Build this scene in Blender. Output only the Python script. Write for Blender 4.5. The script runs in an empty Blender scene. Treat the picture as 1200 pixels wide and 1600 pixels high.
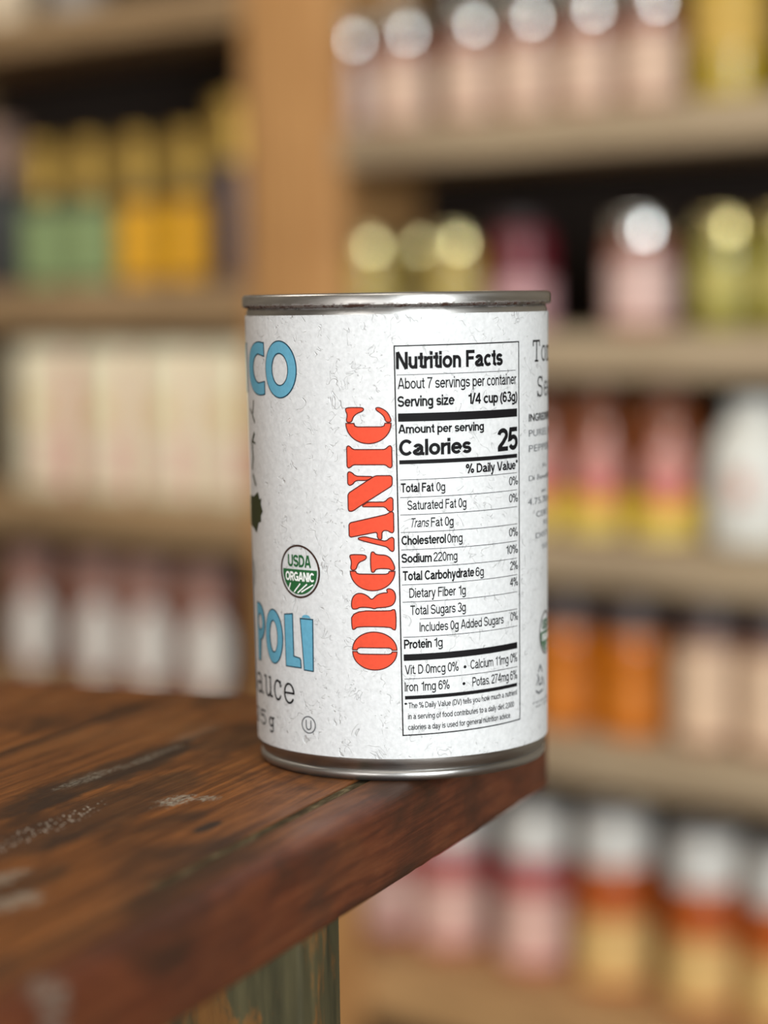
import bpy, bmesh, math, random
from math import sin, cos, pi, radians, atan2, sqrt, degrees
from mathutils import Vector, Matrix, noise as mnoise
from mathutils.geometry import tessellate_polygon

random.seed(7)
SC = bpy.context.scene
COL = SC.collection

# ------------------------------------------------------------------ camera
# World: X runs along the shelving, Y goes into it, Z up; the tin stands at the origin, the table top is z = 0.
FPX = 3559.0                                   # focal length in pixels of the 1200 x 1600 frame
YAW, PITCH, ROLL = radians(42.4) + 0.0068, 0.0906, 0.01568
CAM = Vector((0.38348, -0.41996, 0.1128))
fwd = Vector((-sin(YAW) * cos(PITCH), cos(YAW) * cos(PITCH), -sin(PITCH)))
right0 = Vector((cos(YAW), sin(YAW), 0))
down0 = fwd.cross(right0)
rgt = right0 * cos(ROLL) + down0 * sin(ROLL)
dwn = down0 * cos(ROLL) - right0 * sin(ROLL)
cd = bpy.data.cameras.new('camera')
cam = bpy.data.objects.new('camera', cd)
COL.objects.link(cam)
m3 = Matrix((rgt, -dwn, -fwd)).transposed()
cam.matrix_world = Matrix.Translation(CAM) @ m3.to_4x4()
cd.sensor_fit = 'VERTICAL'
cd.sensor_height = 36.0
cd.sensor_width = 27.0
cd.lens = 36.0 * FPX / 1600.0
cd.clip_start = 0.01
cd.clip_end = 30
cd.dof.use_dof = True
cd.dof.focus_distance = 0.536
cd.dof.aperture_fstop = 5.2
SC.camera = cam

# ------------------------------------------------------------------ world, lamps, exposure
W = bpy.data.worlds.new('world')
SC.world = W
W.use_nodes = True
W.node_tree.nodes['Background'].inputs[0].default_value = (0.9, 0.95, 1.0, 1)
W.node_tree.nodes['Background'].inputs[1].default_value = 0.12


def area(name, loc, target, sx, sy, power, color):
    l = bpy.data.lights.new(name, 'AREA')
    l.shape = 'RECTANGLE'
    l.size, l.size_y = sx, sy
    l.energy = power
    l.color = color
    o = bpy.data.objects.new(name, l)
    COL.objects.link(o)
    o.location = loc
    o.rotation_euler = (Vector(target) - Vector(loc)).to_track_quat('-Z', 'Y').to_euler()
    return o


area('window_daylight', (2.64, -0.95, 0.50), (-0.6, 0.6, 0.0), 1.7, 1.5, 182, (0.93, 0.98, 1.0))
area('front_fill_light', (0.35, -2.86, 0.30), (-0.7, 0.8, -0.1), 1.7, 1.2, 46, (1.0, 0.97, 0.94))  # added fill from behind the camera, no real window; lifts the tin's left side
area('ceiling_lamp_light', (0.25, -0.55, 1.70), (0.25, -0.55, 0), 0.9, 0.9, 10, (1.0, 0.95, 0.88))
area('ceiling_lamp_light', (-1.25, -0.45, 1.70), (-1.25, -0.30, 0), 0.9, 0.6, 18, (1.0, 0.90, 0.78))

SC.view_settings.view_transform = 'Standard'
SC.view_settings.look = 'None'
SC.view_settings.gamma = 1.0
SC.view_settings.use_curve_mapping = False
SC.view_settings.exposure = 0.0
try:
    SC.cycles.use_denoising = True
    SC.cycles.max_bounces = 8
    SC.cycles.caustics_reflective = False
    SC.cycles.caustics_refractive = False
except Exception:
    pass


# ------------------------------------------------------------------ helpers
def S(r, g, b):
    f = lambda c: (c / 255 / 12.92) if c / 255 <= 0.04045 else ((c / 255 + 0.055) / 1.055) ** 2.4
    return (f(r), f(g), f(b), 1.0)


class NT:
    """a small writer of procedural node materials"""

    def __init__(self, name):
        self.mat = bpy.data.materials.new(name)
        self.mat.use_nodes = True
        self.t = self.mat.node_tree
        self.b = self.t.nodes['Principled BSDF']

    def set(self, sock, v):
        if hasattr(v, 'is_output') or isinstance(v, bpy.types.NodeSocket):
            self.t.links.new(v, sock)
        else:
            sock.default_value = v

    def out(self, key, v):
        self.set(self.b.inputs[key], v)
        return self

    def coord(self, which='Object', scale=None, loc=None, rot=None):
        n = self.t.nodes.new('ShaderNodeTexCoord')
        o = n.outputs[which]
        if scale or loc or rot:
            m = self.t.nodes.new('ShaderNodeMapping')
            self.t.links.new(o, m.inputs[0])
            if loc: m.inputs[1].default_value = loc
            if rot: m.inputs[2].default_value = rot
            if scale: m.inputs[3].default_value = scale
            o = m.outputs[0]
        return o

    def noise(self, vec, scale, detail=4, rough=0.55, dist=0.0):
        n = self.t.nodes.new('ShaderNodeTexNoise')
        self.t.links.new(vec, n.inputs['Vector'])
        n.inputs['Scale'].default_value = scale
        n.inputs['Detail'].default_value = detail
        n.inputs['Roughness'].default_value = rough
        n.inputs['Distortion'].default_value = dist
        return n.outputs[0]

    def ramp(self, fac, stops):
        n = self.t.nodes.new('ShaderNodeValToRGB')
        self.t.links.new(fac, n.inputs[0])
        e = n.color_ramp.elements
        while len(e) < len(stops): e.new(0.5)
        for el, (p, c) in zip(e, stops):
            el.position = p
            el.color = c if len(c) == 4 else (*c, 1)
        return n.outputs[0]

    def math(self, op, a, b=0.0, c=0.0, clamp=False):
        n = self.t.nodes.new('ShaderNodeMath')
        n.operation = op
        n.use_clamp = clamp
        self.set(n.inputs[0], a)
        self.set(n.inputs[1], b)
        self.set(n.inputs[2], c)
        return n.outputs[0]

    def smooth(self, v, a, b, lo=0.0, hi=1.0):
        n = self.t.nodes.new('ShaderNodeMapRange')
        n.interpolation_type = 'SMOOTHSTEP'
        self.set(n.inputs[0], v)
        for i, x in zip((1, 2, 3, 4), (a, b, lo, hi)): n.inputs[i].default_value = x
        return n.outputs[0]

    def mix(self, fac, a, b, mode='MIX'):
        n = self.t.nodes.new('ShaderNodeMix')
        n.data_type = 'RGBA'
        n.blend_type = mode
        self.set(n.inputs[0], fac)
        self.set(n.inputs[6], a)
        self.set(n.inputs[7], b)
        return n.outputs[2]

    def vmath(self, op, a, b):
        n = self.t.nodes.new('ShaderNodeVectorMath')
        n.operation = op
        self.set(n.inputs[0], a)
        self.set(n.inputs[1], b)
        return n.outputs['Value'] if op in ('LENGTH', 'DOT_PRODUCT', 'DISTANCE') else n.outputs[0]

    def sep(self, v):
        n = self.t.nodes.new('ShaderNodeSeparateXYZ')
        self.t.links.new(v, n.inputs[0])
        return n.outputs

    def bump(self, h, strength, dist):
        n = self.t.nodes.new('ShaderNodeBump')
        n.inputs['Strength'].default_value = strength
        n.inputs['Distance'].default_value = dist
        self.t.links.new(h, n.inputs['Height'])
        self.t.links.new(n.outputs[0], self.b.inputs['Normal'])
        return self


_plain = {}


def plain(rgb, rough=0.5, metal=0.0, var=0.10, coat=0.0):
    """one colour with a little procedural mottling"""
    key = (rgb, rough, metal, var, coat)
    if key in _plain: return _plain[key]
    n = NT('paint_%d_%d_%d' % rgb)
    c = S(*rgb)
    f = n.noise(n.coord(), 60, 3)
    lo = tuple(x * (1 - var) for x in c[:3])
    hi = tuple(min(1, x * (1 + var)) for x in c[:3])
    n.out('Base Color', n.ramp(f, [(0.3, lo), (0.7, hi)]))
    n.out('Roughness', rough).out('Metallic', metal)
    if coat: n.out('Coat Weight', coat)
    _plain[key] = n.mat
    return n.mat


def shelf_wood(name, dark, mid, light, axis='X', rough=0.65):
    n = NT(name)
    sc = {'X': (2.0, 30, 30), 'Z': (30, 30, 2.0)}[axis]
    v = n.coord('Object', scale=sc)
    g = n.noise(v, 2.2, 6, 0.6, 0.6)
    big = n.noise(n.coord('Object', scale=(3, 6, 6)), 1.5, 3)
    c = n.ramp(g, [(0.28, S(*dark)), (0.5, S(*mid)), (0.75, S(*light))])
    c = n.mix(n.smooth(big, 0.45, 0.7, 0, 0.35), c, S(*dark))
    n.out('Base Color', c).out('Roughness', rough)
    n.bump(g, 0.25, 0.002)
    return n.mat


def mesh_obj(name, bm, mats, parent=None, smooth=True, angle=40):
    me = bpy.data.meshes.new(name)
    bmesh.ops.recalc_face_normals(bm, faces=bm.faces)
    bm.to_mesh(me)
    bm.free()
    for m in (mats if isinstance(mats, (list, tuple)) else [mats]): me.materials.append(m)
    if smooth:
        me.shade_smooth()
        me.set_sharp_from_angle(angle=radians(angle))
    o = bpy.data.objects.new(name, me)
    COL.objects.link(o)
    if parent: o.parent = parent
    return o


def thing(name, label, cat, loc=(0, 0, 0), rz=0.0, group=None):
    o = bpy.data.objects.new(name, None)
    o.empty_display_size = 0.02
    COL.objects.link(o)
    o.location = loc
    o.rotation_euler = (0, 0, rz)
    o['label'] = label
    o['category'] = cat
    if group: o['group'] = group
    return o


def lathe(prof, seg=64, bm=None, closed=False):
    """prof: (r, z) list; r = 0 ends become poles"""
    bm = bm or bmesh.new()
    rings = []
    for r, z in prof:
        if r < 1e-7:
            rings.append([bm.verts.new((0, 0, z))])
        else:
            rings.append([bm.verts.new((r * cos(2 * pi * i / seg), r * sin(2 * pi * i / seg), z)) for i in range(seg)])
    pairs = list(zip(rings, rings[1:]))
    if closed: pairs.append((rings[-1], rings[0]))
    for a, b in pairs:
        for i in range(seg):
            j = (i + 1) % seg
            if len(a) == 1 and len(b) == 1: continue
            if len(a) == 1: bm.faces.new((a[0], b[j], b[i]))
            elif len(b) == 1: bm.faces.new((a[i], a[j], b[0]))
            else: bm.faces.new((a[i], a[j], b[j], b[i]))
    return bm


def box(bm, x0, x1, y0, y1, z0, z1, bevel=0.0, seg=2):
    vs = [bm.verts.new(p) for p in ((x0, y0, z0), (x1, y0, z0), (x1, y1, z0), (x0, y1, z0),
                                    (x0, y0, z1), (x1, y0, z1), (x1, y1, z1), (x0, y1, z1))]
    fs = [bm.faces.new([vs[i] for i in f]) for f in ((0, 3, 2, 1), (4, 5, 6, 7), (0, 1, 5, 4), (1, 2, 6, 5), (2, 3, 7, 6), (3, 0, 4, 7))]
    if bevel:
        es = list({e for f in fs for e in f.edges})
        bmesh.ops.bevel(bm, geom=es, offset=bevel, segments=seg, profile=0.5, affect='EDGES')
    return bm


# ------------------------------------------------------------------ room
FLOOR = -0.76


def structure(name, bm, mat):
    o = mesh_obj(name, bm, mat, smooth=False)
    o['kind'] = 'structure'
    return o


n = NT('floor_boards')
g = n.noise(n.coord('Object', scale=(2, 25, 1)), 3, 5)
n.out('Base Color', n.ramp(g, [(0.3, S(70, 52, 38)), (0.7, S(112, 86, 62))])).out('Roughness', 0.6)
floor_mat = n.mat
n = NT('wall_plaster')
g = n.noise(n.coord('Object'), 6, 4)
n.out('Base Color', n.ramp(g, [(0.3, S(138, 128, 114)), (0.7, S(156, 146, 130))])).out('Roughness', 0.85)
wall_mat = n.mat
RX0, RX1, RY0, RY1, RZ1 = -2.5, 2.70, -2.9, 1.36, 1.76
structure('floor', box(bmesh.new(), RX0, RX1, RY0, RY1, FLOOR - 0.06, FLOOR), floor_mat)
structure('ceiling', box(bmesh.new(), RX0, RX1, RY0, RY1, RZ1, RZ1 + 0.06), wall_mat)
structure('wall_back', box(bmesh.new(), RX0, RX1, RY1, RY1 + 0.06, FLOOR, RZ1), wall_mat)
structure('wall_front', box(bmesh.new(), RX0, RX1, RY0 - 0.06, RY0, FLOOR, RZ1), wall_mat)
structure('wall_left', box(bmesh.new(), RX0 - 0.06, RX0, RY0, RY1, FLOOR, RZ1), wall_mat)
structure('wall_right', box(bmesh.new(), RX1, RX1 + 0.06, RY0, RY1, FLOOR, RZ1), wall_mat)

# ------------------------------------------------------------------ shelving unit
Y0 = 1.06                                   # front of the shelf boards
DEPTH = 0.205
shelf_tan = shelf_wood('weathered_shelf_wood', (134, 114, 90), (180, 159, 129), (202, 182, 152))
shelf_brown = shelf_wood('dim_shelf_wood', (124, 98, 68), (166, 136, 98), (184, 156, 118))
post_wood = shelf_wood('honey_pine', (160, 112, 66), (196, 146, 90), (210, 164, 108), 'Z')
lit_pine = shelf_wood('lit_shelf_pine', (150, 112, 72), (196, 154, 104), (214, 174, 122))  # lowest board: light on its front painted in as a lighter wood tone
shaded_back = plain((30, 20, 14), 0.8, var=0.3)  # shade inside the shelves put into the back panel's near-black colour
unit = thing('shelving_unit', 'wooden shelving unit with broad honey-brown upright and open shelves of jars behind the tin', 'shelves', (-1.08, Y0, FLOOR))


def unit_box(name, x0, x1, y0, y1, z0, z1, mat, bevel=0.003):
    bm = box(bmesh.new(), x0 + 1.08, x1 + 1.08, y0 - Y0, y1 - Y0, z0 - FLOOR, z1 - FLOOR, bevel)
    return mesh_obj(name, bm, mat, unit, angle=50)


XL, XR, XP0, XP1 = -1.80, -0.38, -1.156, -1.037
SHELF = dict(A=(0.233, 0.269), B=(0.050, 0.088), C=(-0.122, -0.084), D=(-0.289, -0.249), L0=(0.376, 0.411), L1=(0.094, 0.136), L2=(-0.118, -0.076), L3=(-0.315, -0.275))
for k, (z0, z1) in SHELF.items():
    if k[0] == 'L':
        unit_box('shelf_board', XL + 0.02, -1.127, Y0 + 0.001, Y0 + DEPTH - 0.012, z0, z1, shelf_brown)
    else:
        unit_box('shelf_board', -1.105, XR - 0.02, Y0 + 0.001, Y0 + DEPTH - 0.012, z0, z1, shelf_tan)
unit_box('shelf_board', XL + 0.02, XR - 0.02, Y0 + 0.021, Y0 + DEPTH - 0.012, -0.545, -0.494, lit_pine)
unit_box('upright_post', XP0, XP1, Y0 - 0.002, Y0 + 0.020, FLOOR, 0.72, post_wood, 0.004)
unit_box('divider_panel', -1.127, -1.105, Y0 + 0.020, Y0 + DEPTH - 0.012, -0.315, 0.72, post_wood)
unit_box('side_panel', XL, XL + 0.02, Y0, Y0 + DEPTH - 0.012, FLOOR, 0.72, shelf_brown)
unit_box('side_panel', XR - 0.02, XR, Y0, Y0 + DEPTH - 0.012, FLOOR, 0.72, shelf_brown)
unit_box('top_board', XL, XR, Y0 - 0.002, Y0 + DEPTH, 0.72, 0.75, shelf_tan)
unit_box('back_panel', XL, XR, Y0 + DEPTH - 0.012, Y0 + DEPTH, FLOOR, 0.72, shaded_back, 0)

# ------------------------------------------------------------------ goods on the shelves
silver = plain((232, 232, 228), 0.16, 1.0, 0.05)
gold = plain((196, 168, 84), 0.25, 1.0, 0.06)
dim_gold = plain((178, 144, 70), 0.42, 0.75, 0.08)


def column_x(px, Y, py=490):
    """X of the point that a pixel column of the photograph shows at depth Y"""
    d = fwd + rgt * ((px - 600) / FPX) + dwn * ((py - 800) / FPX)
    t = (Y - CAM.y) / d.y
    return CAM.x + t * d.x


def facing(x, y):
    return atan2(CAM.y - y, CAM.x - x)


def strip(r, a0, a1, z0, z1, seg=20, th=0.0004):
    """a curved paper band with thickness, between two angles"""
    bm = bmesh.new()
    rows = []
    for i in range(seg + 1):
        a = a0 + (a1 - a0) * i / seg
        rows.append([bm.verts.new((rr * cos(a), rr * sin(a), z)) for rr, z in ((r, z0), (r + th, z0), (r + th, z1), (r, z1))])
    for p, q in zip(rows, rows[1:]):
        for k in range(4): bm.faces.new((p[k], q[k], q[(k + 1) % 4], p[(k + 1) % 4]))
    bm.faces.new(rows[0]); bm.faces.new(rows[-1][::-1])
    return bm


def disc_on(r, a, zc, rad_s, rad_z, th=0.0004, n=28):
    """an oval sticker bent round a cylinder"""
    bm = bmesh.new()
    rings = []
    for k in range(1, 5):
        f = k / 4
        rings.append([bm.verts.new(((r + th) * cos(a + rad_s * f * cos(t) / r), (r + th) * sin(a + rad_s * f * cos(t) / r), zc + rad_z * f * sin(t))) for t in (2 * pi * i / n for i in range(n))])
    rings.append([bm.verts.new(((r - th) * cos(a + rad_s * cos(t) / r), (r - th) * sin(a + rad_s * cos(t) / r), zc + rad_z * sin(t))) for t in (2 * pi * i / n for i in range(n))])
    c = bm.verts.new(((r + th) * cos(a), (r + th) * sin(a), zc))
    for i in range(n): bm.faces.new((c, rings[0][i], rings[0][(i + 1) % n]))
    for p, q in zip(rings, rings[1:]):
        for i in range(n): bm.faces.new((p[i], q[i], q[(i + 1) % n], p[(i + 1) % n]))
    return bm


def jar(name, label, cat, group, z, px, off, r, h, body, paper, lid, lid_h, band=(0.12, 0.66), neck=0.86, shoulder=0.75, sticker=None, base_band=None):
    """screw-top jar or bottle: body, lid, label (and an oval sticker)"""
    y = Y0 + off
    x = column_x(px, y)
    t = thing(name, label, cat, (x, y, z), facing(x, y), group)
    hb = h - lid_h
    rn = r * neck
    zs = hb * shoulder
    prof = [(0, 0.0015), (r * 0.80, 0.0012), (r * 0.90, 0), (r * 0.97, 0.002), (r, 0.006), (r, zs)]
    for k in range(1, 7):
        a = k / 6 * pi / 2
        prof.append((rn + (r - rn) * cos(a), zs + (hb - 0.003 - zs) * sin(a)))
    prof += [(rn - 0.001, hb), (rn - 0.001, hb + lid_h * 0.5), (0, hb + lid_h * 0.5)]
    mesh_obj('body', lathe(prof, 48), body, t)
    rl = rn + 0.0018
    lp = [(rn - 0.0006, hb + 0.001), (rl, hb + 0.0005), (rl, hb + lid_h - 0.003), (rl - 0.0008, hb + lid_h - 0.001), (rl - 0.003, hb + lid_h), (rl - 0.005, hb + lid_h - 0.0008), (0, hb + lid_h - 0.0008)]
    mesh_obj('lid', lathe(lp, 48), lid, t)
    if paper: mesh_obj('label', strip(r + 0.0002, -1.28, 1.28, hb * band[0], hb * band[1], 40), paper, t)
    if base_band: mesh_obj('label_band', strip(r + 0.0008, -2.6, 2.6, hb * base_band[1], hb * base_band[2], 40), base_band[0], t)
    if sticker:
        for mat, zc, rs, rz, lift in sticker:
            mesh_obj('emblem', disc_on(r + 0.0010 + lift, 0, hb * zc, rs, rz), mat, t)
    return t


zA, zB, zC, zD, zE = 0.2694, 0.0884, -0.0836, -0.2486, -0.4936
zL0, zL1, zL2, zL3 = 0.4114, 0.1364, -0.0756, -0.2746
sauce = plain((150, 92, 74), 0.25, coat=0.4)
blush = plain((222, 190, 166), 0.6)
blush_light = plain((216, 192, 180), 0.6)
where = ['leftmost on the top right shelf, against the upright', 'second from the upright on the top right shelf', 'third from the upright on the top right shelf',
         'fourth from the upright on the top right shelf', 'fifth from the upright on the top right shelf', 'last before the golden jar on the top right shelf']
for i, px in enumerate((556, 638, 741, 830, 924, 1022)):
    jar('sauce_jar', 'silver-lidded jar with blush label, ' + where[i], 'jar', 'silver-lidded sauce jars on the top right shelf', zA, px, 0.05, 0.0265, 0.101,
        sauce, blush_light if i == 0 else blush, silver, 0.023, (0.10, 0.74), 0.90, 0.84)
jar('pickle_jar', 'golden yellow jar at the right end of the top right shelf', 'jar', None, zA, 1142, 0.05, 0.031, 0.118,
    plain((176, 150, 34), 0.25, coat=0.4), plain((206, 168, 78), 0.6), dim_gold, 0.018, (0.36, 0.86), 0.88, 0.86)

honey = plain((176, 150, 62), 0.3, coat=0.4)
for px, off, w in ((580, 0.050, 'nearest the upright on the second right shelf'), (655, 0.115, 'half hidden between two others on the second right shelf'), (714, 0.045, 'third from the upright, beside the red jar')):
    jar('gold_lid_jar', 'small mustard-coloured jar with gold lid, ' + w, 'jar', 'gold-lidded jars above the tin', zB, px, off, 0.0245, 0.088, honey, plain((188, 168, 96), 0.6), plain((226, 214, 160), 0.22, 1.0, 0.05), 0.016, (0.15, 0.62), 0.9, 0.82)
jar('jam_jar', 'jar with crimson upper half and pale pink label above the right edge of the tin', 'jar', None, zB, 815, 0.06, 0.027, 0.098,
    plain((112, 34, 44), 0.35), plain((206, 160, 162), 0.6), plain((46, 34, 34), 0.5), 0.012, (0.04, 0.52), 0.9, 0.86)
jar('sauce_jar', 'lone silver-lidded jar with pink label on the second right shelf', 'jar', None, zB, 1003, 0.05, 0.029, 0.094, sauce, plain((222, 188, 178), 0.6), silver, 0.017, (0.12, 0.74), 0.88, 0.84)
for px, w in ((1133, 'beside the lone pink-labelled jar'), (1231, 'cut off by the right edge of the photo')):
    jar('pickle_jar', 'olive-yellow jar with pale gold lid, ' + w, 'jar', 'olive-yellow jars on the second right shelf', zB, px, 0.05, 0.0265, 0.092,
        plain((140, 132, 48), 0.3, coat=0.4), plain((190, 178, 98), 0.6), plain((216, 200, 140), 0.25, 1.0, 0.05), 0.016, (0.28, 0.70), 0.88, 0.84)

amber = plain((122, 62, 24), 0.3, coat=0.3)
yellow = plain((226, 190, 52), 0.6)
pale_yellow = plain((214, 190, 104), 0.6)
rose = plain((210, 148, 136), 0.6)
red_pink = plain((214, 92, 96), 0.6)
for px, w in ((840, 'partly behind the tin'), (934, 'the middle one of three on the third right shelf'), (1042, 'next to the white jug')):
    jar('amber_bottle', 'amber bottle with yellow base, ' + w, 'bottle', 'amber bottles with yellow bases on the third right shelf', zC, px, 0.045, 0.0305, 0.1315, amber, pale_yellow,
        plain((84, 48, 26), 0.5), 0.020, (0.03, 0.24), 0.72, 0.74, [(rose, 0.50, 0.017, 0.027, 0.0), (red_pink, 0.36, 0.012, 0.011, 0.0006)], (yellow, 0.16, 0.34))
y = Y0 + 0.05
x = column_x(1182, y)
jug = thing('white_jug', 'rounded white jug with faint pink mark at the right end of the third shelf', 'jug', (x, y, zC), facing(x, y))
white_paint = plain((224, 224, 216), 0.4)
mesh_obj('body', lathe([(0, 0.001), (0.030, 0), (0.037, 0.004), (0.039, 0.012), (0.039, 0.066), (0.037, 0.080), (0.031, 0.092), (0.023, 0.099), (0.021, 0.102), (0.0205, 0.106), (0, 0.106)], 48), white_paint, jug)
mesh_obj('cap', lathe([(0.0210, 0.1035), (0.0228, 0.1035), (0.0228, 0.116), (0.0215, 0.118), (0, 0.118)], 48), white_paint, jug)
mesh_obj('emblem', disc_on(0.0394, -0.30, 0.050, 0.009, 0.012), plain((214, 160, 144), 0.6), jug)

brown_lid = plain((74, 60, 56), 0.45)
orange = plain((196, 108, 12), 0.25, coat=0.4)
for px, w in ((882, 'just right of the tin on the fourth right shelf'), (988, 'left of the pale jars on the fourth right shelf')):
    jar('orange_jar', 'bright orange jar with dusky lid, ' + w, 'jar', 'orange jars on the fourth right shelf', zD, px, 0.05, 0.0305, 0.116, orange, plain((206, 118, 22), 0.5), brown_lid, 0.030, (0.14, 0.60), 0.90, 0.86)
for px, w in ((1107, 'beside the orange jars'), (1212, 'cut off at the right edge of the photo')):
    jar('cream_jar', 'jar with large cream-pink label, ' + w, 'jar', 'cream-labelled jars on the fourth right shelf', zD, px, 0.05, 0.030, 0.120, plain((150, 104, 84), 0.3), plain((228, 196, 164), 0.6), brown_lid, 0.030, (0.10, 0.90), 0.90, 0.88)

cap_white = plain((238, 236, 228), 0.4)
crimson = plain((178, 70, 72), 0.3, coat=0.3)
rust = plain((190, 92, 34), 0.3, coat=0.3)
for px, h, w in ((600, 0.142, 'nearest the table leg, mostly behind the table edge'), (695, 0.142, 'second from the table leg, cap behind the table'), (828, 0.148, 'third from the table leg, under the table corner')):
    jar('red_bottle', 'red bottle with pale pink label, ' + w, 'bottle', 'red bottles on the lowest shelf', zE, px, 0.12, 0.034, h, crimson, plain((226, 186, 172), 0.6), cap_white, 0.046, (0.10, 0.70), 0.84, 0.90)
for px, h, w in ((955, 0.157, 'beside the red bottles'), (1100, 0.153, 'the middle orange one on the lowest shelf'), (1226, 0.150, 'cut off by the right edge of the photo')):
    jar('orange_bottle', 'white-capped orange bottle, ' + w, 'bottle', 'orange bottles on the lowest shelf', zE, px, 0.12, 0.0355, h, rust, plain((224, 186, 118), 0.6), cap_white, 0.046, (0.08, 0.58), 0.86, 0.90)

green_paper = plain((148, 168, 112), 0.6)
amber_paper = plain((236, 172, 24), 0.6)
dusk = plain((66, 54, 44), 0.4)
for px, p, w, h in ((76, green_paper, 'green-labelled gold-capped bottle, the left one of two on the left shelf', 0.150), (148, green_paper, 'green-labelled bottle with tall gold cap, beside the yellow ones', 0.150),
                 (224, amber_paper, 'yellow-labelled bottle with tall gold cap, beside the green ones', 0.150), (301, amber_paper, 'yellow-labelled bottle with tall gold cap, nearest the upright', 0.150)):
    jar('spice_bottle', w, 'bottle', 'gold-capped bottles on the middle left shelf', zL1, px, 0.05, 0.0225, h, dusk, p, dim_gold, 0.056, (0.06, 0.86), 0.80, 0.86)
jar('tall_bottle', 'taller dusky purple bottle with gold cap standing against the upright', 'bottle', None, zL1, 372, 0.022, 0.021, 0.172, plain((92, 72, 66), 0.4), None, dim_gold, 0.060, (0.1, 0.5), 0.92, 0.90)
jar('dark_bottle', 'dark bottle with dull pinkish cap at the left edge of the middle left shelf', 'bottle', None, zL1, 8, 0.05, 0.026, 0.172, plain((50, 50, 46), 0.4), None, plain((140, 112, 96), 0.5), 0.060, (0.1, 0.5), 0.9, 0.86)

cream_card = plain((252, 240, 208), 0.6, var=0.05)
pink_card = plain((232, 150, 146), 0.6)
butter = plain((236, 208, 150), 0.6)
pink_pale = plain((244, 206, 190), 0.6)
for px, w in ((45, 'leftmost of four below the gold-capped bottles'), (145, 'second from the left below the gold-capped bottles'), (241, 'third from the left below the gold-capped bottles'), (338, 'nearest the left side of the tin')):
    y = Y0 + 0.012
    x = column_x(px + 6, y)
    t = thing('carton', 'cream carton with pink sides, ' + w, 'carton', (x, y, zL2), 0, 'cream cartons on the left shelf')
    mesh_obj('body', box(bmesh.new(), -0.041, 0.041, 0, 0.07, 0, 0.153, 0.008, 4), cream_card, t)
    mesh_obj('side_panel', box(bmesh.new(), 0.0409, 0.0416, 0.004, 0.066, 0.004, 0.140, 0.0003, 1), pink_card, t)
    mesh_obj('emblem', box(bmesh.new(), -0.014, 0.018, -0.0005, 0.001, 0.074, 0.100, 0.0003, 1), butter, t)
    mesh_obj('label_patch', box(bmesh.new(), 0.004, 0.034, -0.0005, 0.001, 0.016, 0.062, 0.0003, 1), pink_pale, t)

brick = plain((134, 84, 66), 0.35, coat=0.3)
for px, w in ((38, 'leftmost one below the cartons'), (140, 'second from the left below the cartons'), (221, 'third from the left, touching its neighbour in view'), (314, 'nearest the tin below the cartons')):
    jar('brick_jar', 'brick-red jar with oval white label, ' + w, 'jar', 'brick-red jars behind the table', zL3, px, 0.05, 0.0305, 0.134, brick, None, plain((150, 112, 98), 0.5), 0.028, (0.1, 0.5), 0.90, 0.86,
        [(plain((222, 216, 206), 0.6, var=0.03), 0.46, 0.0205, 0.040, 0.0)])
for px, rgb, w in ((22, (226, 206, 176), 'cream canister at the top left corner of the photo'), (132, (150, 146, 140), 'grey canister on the topmost left shelf beside the cream one')):
    jar('canister', w, 'canister', 'canisters on the topmost left shelf', zL0, px, 0.035, 0.030, 0.12, plain(rgb, 0.5), None, silver, 0.02, (0.1, 0.5), 0.92, 0.9)

# ------------------------------------------------------------------ table
EDGE = Vector((0.34632, -0.93812, 0))             # along the long edge, towards the viewer
TO = (-0.00393, 0.06208, 0)                       # far right corner of the table top
table = thing('wooden_table', 'worn dark-brown plank table with rounded edge and chipped green leg under the tin', 'table', TO, atan2(EDGE.y, EDGE.x))
TH = 0.021


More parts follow.
